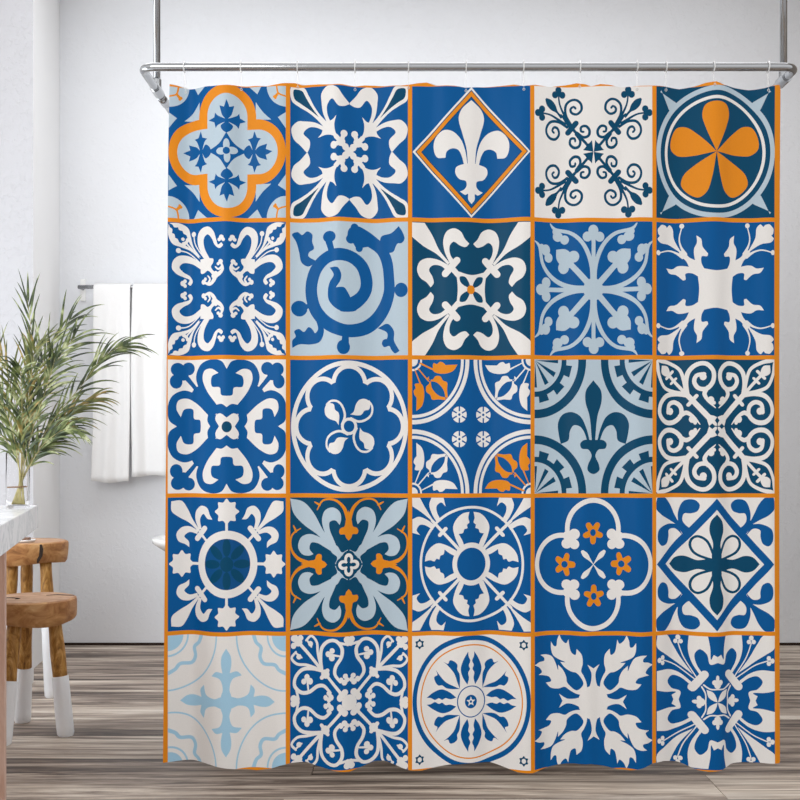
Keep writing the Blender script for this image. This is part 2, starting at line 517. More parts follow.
T[4, 4] = (360, 395, 327, 367, 'B', '''
W 4 d 36,28c 92,28 130,85 166,148 232,245c
W 4 s 290,242,44 228,318,44
W 8 p 212,28c 308,28c 320,100 324,160 338,132c 360,144c 360,176c 320,186 302,130 265,103 240,130 248,185 285,245c 262,240c 226,180 208,110
W 8 s 160,75,6 190,160,6 250,262,6
W 8 c 160,46,13,14
W 8 c 147,68,12,13
W 8 c 173,68,12,13
W 4 d 300,326c 335,340 352,368 359,394c
W 8 s 285,300,9 320,322,8 360,322,8
W r c 360,265,10,20
W 8 c 343,285,14
W r c 360,298,20,22''')

def parse(s, w=False):
    pts, prev = [], 10.0
    for tok in s.split():
        c = tok.endswith('c'); q = [float(a) for a in tok.rstrip('c').split(',')]
        if w:
            if len(q) > 2: prev = q[2]
            pts.append((q[0], q[1], prev))
        else: pts.append((q[0], q[1], c))
    return pts
def hermite(p0, p1, m0, m1, step=8.0):
    n = max(1, int(round(math.hypot(p1[0]-p0[0], p1[1]-p0[1]) / step)))
    for i in range(n):
        t = i / n; a = 2*t**3-3*t*t+1; b_ = t**3-2*t*t+t; c = -2*t**3+3*t*t; d = t**3-t*t
        yield tuple(a*p0[k] + b_*m0[k] + c*p1[k] + d*m1[k] for k in range(len(p0)))
def smooth_closed(pts, step):
    n = len(pts); out = []
    def seg(i):
        p0, p1 = pts[i], pts[(i+1) % n]; a, b_ = pts[i-1], pts[(i+2) % n]
        ch = (p1[0]-p0[0], p1[1]-p0[1]); L = math.hypot(*ch)
        def tang(p, q, r, corner):
            if corner: return ch
            l1 = math.hypot(q[0]-p[0], q[1]-p[1]) + 1e-9; l2 = math.hypot(r[0]-q[0], r[1]-q[1]) + 1e-9
            t = ((q[0]-p[0])/l1 + (r[0]-q[0])/l2, (q[1]-p[1])/l1 + (r[1]-q[1])/l2)
            return (t[0]*L*.5, t[1]*L*.5)
        return p0[:2], p1[:2], tang(a, p0, p1, p0[2]), tang(p0, p1, b_, p1[2])
    for i in range(n): out += list(hermite(*seg(i), step))
    return out
def stroke(pts, closed=False):
    n = len(pts); line = []
    rng = range(n if closed else n-1)
    for i in rng:
        p0, p1 = pts[i], pts[(i+1) % n]
        a = pts[i-1] if (closed or i > 0) else p0; b_ = pts[(i+2) % n] if (closed or i < n-2) else p1
        line += list(hermite(p0, p1, tuple((p1[k]-a[k])/2 for k in range(3)), tuple((b_[k]-p0[k])/2 for k in range(3))))
    if not closed: line.append(pts[-1])
    m = len(line); A, B_ = [], []; res = []
    for i, p in enumerate(line):
        q0 = line[i-1] if (closed or i > 0) else p; q1 = line[(i+1) % m] if (closed or i < m-1) else p
        dx, dy = q1[0]-q0[0], q1[1]-q0[1]; L = math.hypot(dx, dy) + 1e-9
        nx, ny = -dy/L*p[2]/2, dx/L*p[2]/2
        A.append((p[0]+nx, p[1]+ny)); B_.append((p[0]-nx, p[1]-ny))
    if closed: return None, A, B_
    def cap(p, q):   # round end at p, direction away from q
        dx, dy = p[0]-q[0], p[1]-q[1]; a0 = math.atan2(dy, dx); r = p[2]/2
        k = 3 if r < 8 else 6
        return [(p[0]+r*math.cos(a0-math.pi/2+math.pi*j/k), p[1]+r*math.sin(a0-math.pi/2+math.pi*j/k)) for j in range(1, k)]
    return A + cap(line[-1], line[-2])[::-1] + B_[::-1] + cap(line[0], line[1])[::-1], None, None

def tile_polys(spec):
    cx, cy, hw, hh, bg, txt = spec
    nrm = lambda P: [((p[0]-cx)/hw, (cy-p[1])/hh) for p in P]
    out = []
    syms = {
     '1': [lambda u, v: (u, v)], 'x': [lambda u, v: (u, v), lambda u, v: (-u, v)],
     '4': [lambda u, v, a=a, b=b_: (a*u, b*v) for a in (1, -1) for b_ in (1, -1)],
     'a': [lambda u, v: (u, v), lambda u, v: (-u, -v)], 'b': [lambda u, v: (-u, v), lambda u, v: (u, -v)],
     'A': [lambda u, v: (u, v), lambda u, v: (-u, -v), lambda u, v: (-v, -u), lambda u, v: (v, u)],
     'Z': [lambda u, v: (-u, v), lambda u, v: (u, -v), lambda u, v: (v, -u), lambda u, v: (-v, u)],
    }
    syms['8'] = syms['4'] + [lambda u, v, a=a, b=b_: (a*v, b*u) for a in (1, -1) for b_ in (1, -1)]
    def rot(n, off=0.0): return [(lambda u, v, c=math.cos(2*math.pi*k/n+off), s=math.sin(2*math.pi*k/n+off): (c*u-s*v, s*u+c*v)) for k in range(n)]
    syms['r'] = rot(4); syms['R'] = rot(4); syms['5'] = rot(5); syms['o'] = rot(8); syms['h'] = rot(4, math.pi/4)
    def ell(u0, v0, a, b_=None):
        b_ = b_ or a; n = max(10, min(96, int(2*math.pi*max(a, b_)*327/9)))
        return [(u0+a*math.cos(2*math.pi*k/n), v0+b_*math.sin(2*math.pi*k/n)) for k in range(n)]
    for ln in txt.strip().splitlines():
        col, sym, kind, arg = ln.split(None, 3) if len(ln.split(None, 3)) == 4 else (*ln.split(None, 2), '')
        step = 8.0
        if kind == 'p': base = nrm(smooth_closed(parse(arg), step))
        elif kind in 'md':
            P = [(*nrm([p])[0], p[2]) for p in parse(arg)]
            rf = (lambda p: (-p[0], p[1], p[2])) if kind == 'm' else (lambda p: (-p[1], -p[0], p[2]))
            Q = [rf(p) for p in P[::-1]]
            if math.hypot(Q[0][0]-P[-1][0], Q[0][1]-P[-1][1]) < .03: Q = Q[1:]
            if Q and math.hypot(Q[-1][0]-P[0][0], Q[-1][1]-P[0][1]) < .03: Q = Q[:-1]
            R = [(p[0]*327, p[1]*327, p[2]) for p in P + Q]
            base = [(x/327, y/327) for x, y in smooth_closed(R, step)]
        elif kind == 's': base = nrm(stroke(parse(arg, True))[0])
        elif kind == 'l':
            P = parse(arg, True); _, A, B_ = stroke(P, True)
            def ar(q): return abs(sum(q[i-1][0]*q[i][1]-q[i][0]*q[i-1][1] for i in range(len(q))))
            big, small = (A, B_) if ar(A) > ar(B_) else (B_, A)
            for q, cc in ((big, col), (small, bg)):
                for f in syms[sym]: out.append((cc, [f(*p) for p in nrm(q)]))
            continue
        elif kind == 'c':
            q = [float(a) for a in arg.split(',')]; rx = q[2]; ry = q[3] if len(q) > 3 else rx*1.06
            base = ell((q[0]-cx)/hw, (cy-q[1])/hh, rx/hw, ry/hh)
        elif kind == 't':
            n, x, y, r1, r2, ro = [float(a) for a in arg.split(',')]; n = int(n)
            P = [(x + (r1 if k % 2 == 0 else r2)*math.sin(math.pi*k/n+math.radians(ro)), y - 1.1*(r1 if k % 2 == 0 else r2)*math.cos(math.pi*k/n+math.radians(ro)), False) for k in range(2*n)]
            base = nrm(smooth_closed(P, 5))
        elif kind == 'e': base = ell(0, 0, float(arg))
        elif kind == 'E':
            o_, r_ = [float(a) for a in arg.split(',')]; base = ell(0, o_, r_)
            if sym == '8':
                sym = 'r'
        elif kind == 'k': base = ell(-1, 1, float(arg))
        elif kind == 'Q': r_ = float(arg); base = [(-r_, -r_), (r_, -r_), (r_, r_), (-r_, r_)]
        elif kind == 'X':
            a_, b_ = [float(q) for q in arg.split(',')]; base = [(-a_, -b_), (a_, -b_), (a_, b_), (-a_, b_)]
        elif kind == 'q': r_ = float(arg); base = [(0, r_), (-r_, 0), (0, -r_), (r_, 0)]
        elif kind == 'g':
            r0, r1, a, h = [float(q) for q in arg.split(',')]
            A = [math.radians(a-h), math.radians(a+h)]
            r0 = max(r0, .001)
            base = [(-1+r0*math.cos(A[0]), 1-r0*math.sin(A[0])), (-1+r1*math.cos(A[0]), 1-r1*math.sin(A[0])), (-1+r1*math.cos(A[1]), 1-r1*math.sin(A[1])), (-1+r0*math.cos(A[1]), 1-r0*math.sin(A[1]))]
        for f in syms[sym]: out.append((col, [f(*p) for p in base]))
    return bg, out

XB = [162, 288, 410, 532, 654, 780]; YB = [78, 220, 357.5, 495.5, 633.5, 774]
OX = [164, 285, 407, 529, 651]; OY = [80, 216, 354, 492, 630]
TOP = [(160, 84), (171, 84.5), (178, 85), (184, 87), (213, 87), (241, 85.5), (255, 85.5), (265, 86.5), (275, 85), (285, 83.5), (295, 82), (302, 84), (320, 84.5), (332, 86), (342, 85.5), (355, 86), (365, 84.5), (375, 84.5), (385, 86), (400, 86), (408, 85), (418, 83.5), (427, 82.5), (436, 86), (455, 86), (465, 87.5), (480, 86.5), (500, 86), (514, 85), (523, 87), (535, 85.5), (550, 87), (565, 84.5), (577, 82.5), (585, 84), (591, 86.5), (600, 84.5), (610, 85.5), (620, 87.5), (640, 86), (655, 86), (665, 86.5), (680, 88), (695, 86), (705, 83.5), (715, 83), (722, 86), (735, 88), (750, 89), (765, 88), (774, 86), (782, 85)]
BOT = [(160, 762), (190, 762), (210, 763.5), (224, 766), (240, 769), (256, 771.5), (270, 769), (280, 765), (290, 763), (306, 763), (316, 766), (335, 769), (350, 770.5), (364, 767), (375, 763), (386, 762), (397, 764.5), (410, 769), (422, 770), (435, 768), (450, 764), (470, 763), (490, 764), (504, 767), (517, 770.5), (532, 771), (547, 768.5), (560, 766), (575, 764), (590, 763), (605, 766), (618, 769.5), (630, 770), (641, 767), (652, 763), (665, 762), (680, 764), (697, 769), (708, 770), (720, 768.5), (732, 764.5), (746, 763), (782, 763)]
LEFT = [(70, 170), (150, 168.5), (300, 167.5), (450, 166.5), (600, 165), (780, 163.5)]
def interp(tab, x):
    a = np.array(tab); return np.interp(x, a[:, 0], a[:, 1])

def fold(x, y):
    """depth of the cloth in metres; x, y are positions on the cloth"""
    t = np.clip((y - 84) / 690, 0, 1)
    top = np.exp(-t*9)
    hooks = np.cos((x-241)/57.0*2*np.pi)
    z = .0042*top*hooks
    z = z + .0092*(.6+.5*t)*np.sin(x/61.0*2*np.pi + .6 + .5*np.sin(y/310))
    z = z + .0070*(.55+.45*t)*np.sin(x/97.0*2*np.pi + 2.2 - .4*np.sin(y/240))
    z = z + 0.0022*np.sin(x/27.0*2*np.pi + 1.1 + .8*np.sin(y/190))*(.6+.4*np.sin(x/140+y/260))
    z = z + .0028*np.exp(-((x-713)/13)**2)*np.exp(-((y-290)/80)**2) - .0022*np.exp(-((x-281)/8)**2)*t*t
    return z * 1.3

def build_curtain():
    V, VI, Fa, Mi = [], {}, [], []
    def vid(p):
        k = (round(p[0]*200), round(p[1]*200))
        if k not in VI: VI[k] = len(V); V.append((p[0], p[1]))
        return VI[k]
    for r in range(5):
        for c in range(5):
            bg, polys = tile_polys(T[r, c]); cx, cy, hw, hh = T[r, c][:4]
            x0 = 168.8 if c == 0 else XB[c]+2.1; x1 = XB[c+1]-2.1 if c < 4 else 774.2
            y0 = 86.6 if r == 0 else YB[r]+2.1; y1 = YB[r+1]-2.1 if r < 4 else 768.2
            if c == 0: x0 = 168.0
            ox, oy = OX[c]+cx/5.5556, OY[r]+cy/5.5556; sx, sy = hw/5.5556, hh/5.5556
            PL = [(bg, np.array([(x0, y0), (x1, y0), (x1, y1), (x0, y1)]))]
            for col, P in polys:
                a = np.array(P); a = np.stack([ox+a[:, 0]*sx, oy-a[:, 1]*sy], 1)
                a[:, 0] = np.clip(a[:, 0], x0, x1); a[:, 1] = np.clip(a[:, 1], y0, y1)
                keep = np.ones(len(a), bool)
                keep[1:] = np.hypot(*(a[1:]-a[:-1]).T) > .02
                a = a[keep]
                if len(a) > 2: PL.append((col, a))
            vs, es = [], []
            def loop(pts, closed=True):
                k = len(vs); vs.extend(Vector((float(p[0]), float(p[1]))) for p in pts); n = len(pts)
                es.extend((k+i, k+(i+1) % n) for i in range(n if closed else n-1))
            bx = [XB[c], XB[c+1]]; by = [YB[r], YB[r+1]]
            nx, ny = 40, 11
            for i in range(nx+1):
                x = bx[0]+(bx[1]-bx[0])*i/nx; loop([(x, by[0]), (x, by[1])], False)
            for j in range(ny+1):
                y = by[0]+(by[1]-by[0])*j/ny; loop([(bx[0], y), (bx[1], y)], False)
            for _, a in PL: loop(a)
            xs = np.linspace(bx[0], bx[1], 121)
            if r == 0: loop(list(zip(xs, interp(TOP, xs))), False)
            if r == 4: loop(list(zip(xs, interp(BOT, xs))), False)
            if c == 0:
                ys = np.linspace(by[0], by[1], 12); loop(list(zip(interp(LEFT, ys), ys)), False)
            res = delaunay_2d_cdt(vs, es, [], 0, 1e-4)
            ov = np.array([(v.x, v.y) for v in res[0]]); tri = np.array([t[:3] for t in res[2]])
            cen = ov[tri].mean(1); e1 = ov[tri[:, 1]]-ov[tri[:, 0]]; e2 = ov[tri[:, 2]]-ov[tri[:, 0]]
            area = e1[:, 0]*e2[:, 1]-e1[:, 1]*e2[:, 0]
            colr = np.full(len(tri), CK.index('O'))
            for col, a in PL:
                lo, hi = a.min(0), a.max(0)
                idx = np.where((cen[:, 0] > lo[0]) & (cen[:, 0] < hi[0]) & (cen[:, 1] > lo[1]) & (cen[:, 1] < hi[1]))[0]
                if not len(idx): continue
                q = cen[idx]; b_ = np.roll(a, -1, 0); w = np.zeros(len(q), int)
                for (ax, ay), (bx_, by_) in zip(a, b_):
                    if ay == by_: continue
                    up = (ay <= q[:, 1]) & (by_ > q[:, 1]); dn = (by_ <= q[:, 1]) & (ay > q[:, 1])
                    side = (bx_-ax)*(q[:, 1]-ay)-(q[:, 0]-ax)*(by_-ay)
                    w += (up & (side > 0)).astype(int); w -= (dn & (side < 0)).astype(int)
                colr[idx[w != 0]] = CK.index(col)
            keep = (np.abs(area) > 1e-7) & (cen[:, 0] < 779.2)
            keep &= cen[:, 1] > interp(TOP, cen[:, 0]); keep &= cen[:, 1] < interp(BOT, cen[:, 0])
            keep &= cen[:, 0] > interp(LEFT, cen[:, 1])
            for t, k, mcol, ar in zip(tri, keep, colr, area):
                if not k: continue
                f = [vid(ov[i]) for i in t]
                if len(set(f)) < 3: continue
                # rows run downwards, so a positive area is a clockwise face seen from the front
                Fa.append(tuple(f) if ar < 0 else tuple(f[::-1])); Mi.append(int(mcol))
    nfront = len(V)
    P = np.array(V)
    z = fold(P[:, 0], P[:, 1]); e = .5
    dzx = (fold(P[:, 0]+e, P[:, 1])-fold(P[:, 0]-e, P[:, 1]))/(2*e*S)
    dzy = (fold(P[:, 0], P[:, 1]+e)-fold(P[:, 0], P[:, 1]-e))/(2*e*S)
    co = np.stack([(P[:, 0]-400)*S, YC+z, CAMZ-(P[:, 1]-HZ)*S], 1)
    # surface Y = YC + z(X, Z): normal towards the viewer is (dz/dX, -1, dz/dZ)
    nr = np.stack([dzx, -np.ones(len(P)), -dzy], 1); nr /= np.linalg.norm(nr, axis=1)[:, None]
    co = [tuple(p) for p in co]; nr = [tuple(p) for p in nr]
    # reverse side of the cloth, a millimetre behind
    xs = np.linspace(0, 1, 201); rows = 30; k0 = len(co)
    for j in range(rows+1):
        for u in xs:
            y_ = 0
            x = 165 + (779-165)*u
            yt, yb = float(interp(TOP, x)), float(interp(BOT, x)); y = yt+(yb-yt)*j/rows
            xl = float(interp(LEFT, y)); x = xl + (779.2-xl)*u
            d = float(fold(np.array(x), np.array(y)))
            co.append(((x-400)*S, YC+d+.0012, CAMZ-(y-HZ)*S)); nr.append((0, 1, 0))
    for j in range(rows):
        for i in range(200):
            a = k0+j*201+i; Fa.append((a, a+1, a+202, a+201)); Mi.append(len(CK))
    me = bpy.data.meshes.new('shower_curtain'); me.from_pydata(co, [], Fa); me.update()
    o = link('shower_curtain', me, CURM + [CURBACK])
    me.polygons.foreach_set('material_index', Mi); me.polygons.foreach_set('use_smooth', [True]*len(me.polygons))
    me.normals_split_custom_set_from_vertices(nr)
    print('curtain', nfront, len(Fa))
    return o
curtain = build_curtain()
tag(curtain, 'shower curtain printed with blue, white and orange patterned tiles, hanging from the chrome rail', 'shower curtain')
# ---------------------------------------------------------------- setting
YB_ = 5.07
def make_floor():
    V, Fc, rn, mi = [], [], [], []; rnd = random.Random(4); w = .209; g = .0011
    y = 2.837 - w*9; row = -9
    while y < YB_ + .02:
        L = 3.1
        off = {0: .845, 1: -.245, 2: .42, 3: .3, -1: -.3}.get(row, rnd.uniform(0, L))
        x = off - 3*L
        while x < 3.4:
            k = len(V); a, b_, c, d = max(x+g, -3), min(x+L-g, 3.2), y+g, min(y+w-g, YB_+.02)
            if b_ > a:
                V += [(a, c, 0), (b_, c, 0), (b_, d, 0), (a, d, 0), (a, c, -.006), (b_, c, -.006), (b_, d, -.006), (a, d, -.006)]
                r = rnd.random()
                for f in ((0, 1, 2, 3), (0, 4, 5, 1), (1, 5, 6, 2), (2, 6, 7, 3), (3, 7, 4, 0)):
                    Fc.append(tuple(k+i for i in f)); rn.append(r); mi.append(0)
            x += L
        y += w; row += 1
    k = len(V); V += [(-3, .9, -.006), (3.2, .9, -.006), (3.2, YB_+.02, -.006), (-3, YB_+.02, -.006), (-3, .9, -.1), (3.2, .9, -.1), (3.2, YB_+.02, -.1), (-3, YB_+.02, -.1)]
    for f in ((0, 1, 2, 3), (7, 6, 5, 4), (0, 4, 5, 1), (1, 5, 6, 2), (2, 6, 7, 3), (3, 7, 4, 0)):
        Fc.append(tuple(k+i for i in f)); rn.append(0); mi.append(1)
    me = bpy.data.meshes.new('floor'); me.from_pydata(V, [], Fc); me.update()
    at_ = me.attributes.new('rnd', 'FLOAT', 'FACE'); at_.data.foreach_set('value', rn)
    o = link('floor', me, [M['floor'], M['gap']]); me.polygons.foreach_set('material_index', mi)
    tag(o, kind='structure')
make_floor()
H = 3.05
box('wall_back', (-2.6, YB_, 0), (2.35, YB_+.12, H), M['wall'], kind='structure')
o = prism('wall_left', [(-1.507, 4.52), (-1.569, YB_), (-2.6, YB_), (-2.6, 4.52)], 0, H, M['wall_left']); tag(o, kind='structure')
# the narrow side of the projecting wall is whiter, the light on it painted in
o.data.materials.append(M['wall_smooth'])
for p in o.data.polygons:
    if p.normal.x > .9: p.material_index = 1
M['shade_wall_right'] = plaster('shade_wall_plaster', '#8f857c')  # dark tone chosen to dim the right end of the room
box('shade_wall_right', (1.93, 2.6, 0), (2.42, YB_, H), M['shade_wall_right'], kind='structure')  # unseen wall, placed out of view to shade the back wall's right end
box('ceiling', (-2.6, 1.9, H), (2.42, YB_+.12, H+.1), M['wall_smooth'], kind='structure')
box('wall_foot_shadow', (-1.569, YB_-.006, 0), (2.3, YB_, .012), M['dark'], kind='structure')  # dark strip that paints in the shadow where wall meets floor

# ---------------------------------------------------------------- chrome rail
RZ = CAMZ - (67 - HZ)*S
rail = empty('curtain_rail', (0, YC, RZ), 'chrome U-shaped shower curtain rail held from the ceiling by two vertical poles', 'curtain rail')
xl, xr = (141-400)*S, (797-400)*S
def corner(cx, sgn, r=.035):
    return [(cx - sgn*r + sgn*r*math.sin(a), r - r*math.cos(a), 0) for a in [math.pi/2*k/8 for k in range(9)]]
R = .0108
path = [(xl, .7, 0), (xl, .24, 0)] + corner(xl, -1)[::-1] + [(0, 0, 0)] + corner(xr, 1) + [(xr, .24, 0), (xr, .7, 0)]
tube('rail_tube', path, R, M['chrome'], rail, 24)
for x, d, n in ((xl, .19, 1), (xr, .102, 2)):
    y = d
    tube('ceiling_pole', [(x, y, .004), (x, y, H - RZ)], .0098, M['chrome'], rail, 20)
    v, f = merge([tube_data([(x, y-.03, 0), (x, y+.03, 0)], .0145, 24), tube_data([(x, y, .008), (x, y, .03)], .0128, 20)])
    from_pd('tee_clamp', v, f, M['chrome'], rail, False)
    tube('sleeve', [(x, .235, 0), (x, .31, 0)], .0130, M['chrome'], rail, 24)
    v, f = lathe_data([(.03, H-RZ-.008), (.03, H-RZ)], 24, c=(x, y)); from_pd('ceiling_flange', v, f, M['chrome'], rail)
    v, f = tube_data([(x, .69, 0), (x, .702, 0)], .013, 20); from_pd('end_cap', v, f, M['chrome'], rail)

hx = [184.5, 241, 297.5, 355, 408.5, 466, 523.5, 580, 637, 666, 713.5, 768]
ords = ['first', 'second', 'third', 'fourth', 'fifth', 'sixth', 'seventh', 'eighth', 'ninth', 'tenth', 'eleventh', 'last']
def ring_mesh():
    n = 28; r = R + .0030
    path = [(0, r*math.cos(2*math.pi*k/n), r*math.sin(2*math.pi*k/n)) for k in range(n)]
    v, f = tube_data(path, .0017, 8, closed=True)
    me = bpy.data.meshes.new('loop'); me.from_pydata([tuple(p) for p in v], [], f); me.update(); me.materials.append(M['clear'])
    me.polygons.foreach_set('use_smooth', [True]*len(me.polygons)); return me
loopm = ring_mesh()
for i, x in enumerate(hx):
    ytop = float(interp(TOP, x)); X = (x-400)*S
    dz = (CAMZ - (ytop + 3.0 - HZ)*S) - RZ
    e = empty('curtain_ring', (X, YC, RZ), '%s clear curtain ring %s looped over the chrome rail' % (ords[i], 'from the left' if i < 11 else 'at the far right'), 'curtain ring', 'clear curtain rings on the rail')
    o = bpy.data.objects.new('loop', loopm); COL.objects.link(o); o.parent = e
    d = float(fold(np.array(x), np.array(ytop+3)))
    v, f = tube_data([(0, 0, -R-.0035), (0, -.002, dz*.5), (0, d-.003, dz+.002), (0, d-.0035, dz-.003), (0, d+.002, dz-.004), (0, d+.005, dz+.002), (0, .004, dz*.5), (0, .002, -R-.0035)], .0006, 8)
    from_pd('hook', v, f, M['thread'], e, True)
    v, f = tube_data([(.003*math.cos(a), d-.0010, dz-.001+.003*math.sin(a)) for a in [2*math.pi*k/14 for k in range(14)]], .0008, 6, closed=True)
    from_pd('eyelet', v, f, M['clear'], e, True)

# ---------------------------------------------------------------- bathtub behind the curtain
tub = empty('bathtub', (.04, 3.52, 0), 'freestanding white bathtub mostly hidden behind the curtain', 'bathtub')
rz_ = .625
pr = [(.60, 0), (.64, .02), (.66, .10), (.69, .30), (.73, .50), (.765, .570), (.80, .592), (.823, .608), (.826, rz_-.004), (.812, rz_), (.785, rz_-.012), (.765, rz_-.05), (.72, .40), (.66, .22), (.56, .14), (.3, .125), (.02, .12)]
def tubshape(prof, seg=72):
    V, Fc = [], []
    for r, z in prof:
        k = (.826 - r)
        for s in range(seg):
            a = 2*math.pi*s/seg; ca, sa = math.cos(a), math.sin(a)
            A, B_ = max(.826-k, .015), max(.39-k*(.39/.826 if k > .3 else .75), .01)
            V.append((A*math.copysign(abs(ca)**.85, ca), B_*math.copysign(abs(sa)**.85, sa), z))
    for i in range(len(prof)-1):
        for s in range(seg): Fc.append((i*seg+s, i*seg+(s+1) % seg, (i+1)*seg+(s+1) % seg, (i+1)*seg+s))
    Fc.append(tuple(range(seg))[::-1]); Fc.append(tuple((len(prof)-1)*seg+s for s in range(seg)))
    return V, Fc
v, f = tubshape(pr); from_pd('basin', v, f, M['white_gloss'], tub, True)

# ---------------------------------------------------------------- towel bar and towels on the back wall
bz = at(0, 287, 5.0).z
bar = empty('towel_bar', (-1.3, 5.07, bz), 'slim chrome towel bar fixed to the back wall', 'towel bar')
bx0, bx1 = at(79, 0, 5.0).x + 1.3, at(176, 0, 5.0).x + 1.3
tube('rod', [(bx0-.004, -.07, 0), (bx1+.03, -.07, 0)], .009, M['chrome'], bar, 14)
for x in (bx0, bx1+.012):
    tube('bracket', [(x, 0, 0), (x, -.07, 0)], .007, M['chrome'], bar, 12)
    box('wall_plate', (x-.012, -.008, -.055), (x+.012, 0, .045), M['white_gloss'], bar, .002)
def towel(name, px0, px1, pyb, label, ph, seed):
    x0, x1 = at(px0, 0, 5.0).x, at(px1, 0, 5.0).x; zb = at(0, pyb, 4.96).z; z0 = bz
    nu, nv = 36, 60; V, Fc = [], []; r = .0145; Lf = z0 - zb; Lb = Lf*.82; rnd = random.Random(seed)
    tot = Lf + math.pi*r + Lb; w = x1-x0; k1, k2 = rnd.uniform(2, 3), rnd.uniform(0, 6)
    for j in range(nv+1):
        s = tot*j/nv
        for i in range(nu+1):
            u = i/nu; dn = 0
            if s < Lf: z = zb+s; y = -r; dn = 1-s/Lf
            elif s < Lf+math.pi*r: a = (s-Lf)/r; z = z0+r*math.sin(a); y = -r*math.cos(a)
            else: q = s-Lf-math.pi*r; z = z0-q; y = r+.004
            fl = .010*math.sin(u*math.pi*2*1.5+ph)*min(1, dn*3)+.004*math.sin(u*17+k2)*min(1, dn*4) - .012*min(1, dn*4)
            X = x0+w*u + .006*math.sin(z*5+ph)*dn + (u-.5)*.006*dn
            V.append((X, 5.0+y+fl, z + (.004*math.sin(u*7+ph) if j == 0 else 0)))
    for j in range(nv):
        for i in range(nu): a = j*(nu+1)+i; Fc.append((a, a+1, a+nu+2, a+nu+1))
    o = from_pd(name, V, Fc, M['towel'], None, True)
    md = o.modifiers.new('s', 'SOLIDIFY'); md.thickness = .008; md.offset = 0
    return tag(o, label, 'towel', 'white towels on the bar')
towel('towel', 94.5, 131, 482, 'left white terry towel on the bar, hanging slightly lower beside the palm', 1.2, 3)
towel('towel', 133.5, 169, 476, 'right white terry towel on the bar, beside the curtain edge', 3.9, 9)

# ---------------------------------------------------------------- vanity at the left
zt = .725; dv = Vector((-.238, 1, 0)).normalized(); pv = Vector((1, .238, 0)).normalized()
fc = Vector((-1.152, 3.5, 0))
van = empty('vanity_table', (-1.35, 2.6, 0), 'vanity table with thick white marble top and pale wood panel leg at the left edge', 'table')
def loc(p): return (p.x + 1.35, p.y - 2.6)
th = .073
P = [fc, fc - pv*.95, fc - pv*.95 - dv*1.45, fc - dv*1.45]
o = prism('marble_top', [loc(p) for p in P], zt-th, zt, M['marble'], van, .003)
e0 = fc - dv*.84 - pv*.002
for nm, base in (('panel_leg', e0), ('panel_leg', fc - dv*1.40 - pv*.012)):
    q = [base, base - pv*.9, base - pv*.9 - dv*.035, base - dv*.035]
    prism(nm, [loc(p) for p in q], 0, zt-th, M['panel'], van, .002)
q = [fc-pv*.90-dv*.05, fc-pv*.935-dv*.05, fc-pv*.935-dv*.86, fc-pv*.90-dv*.86]
prism('side_panel', [loc(p) for p in q], 0, zt-th, M['panel'], van, .002)

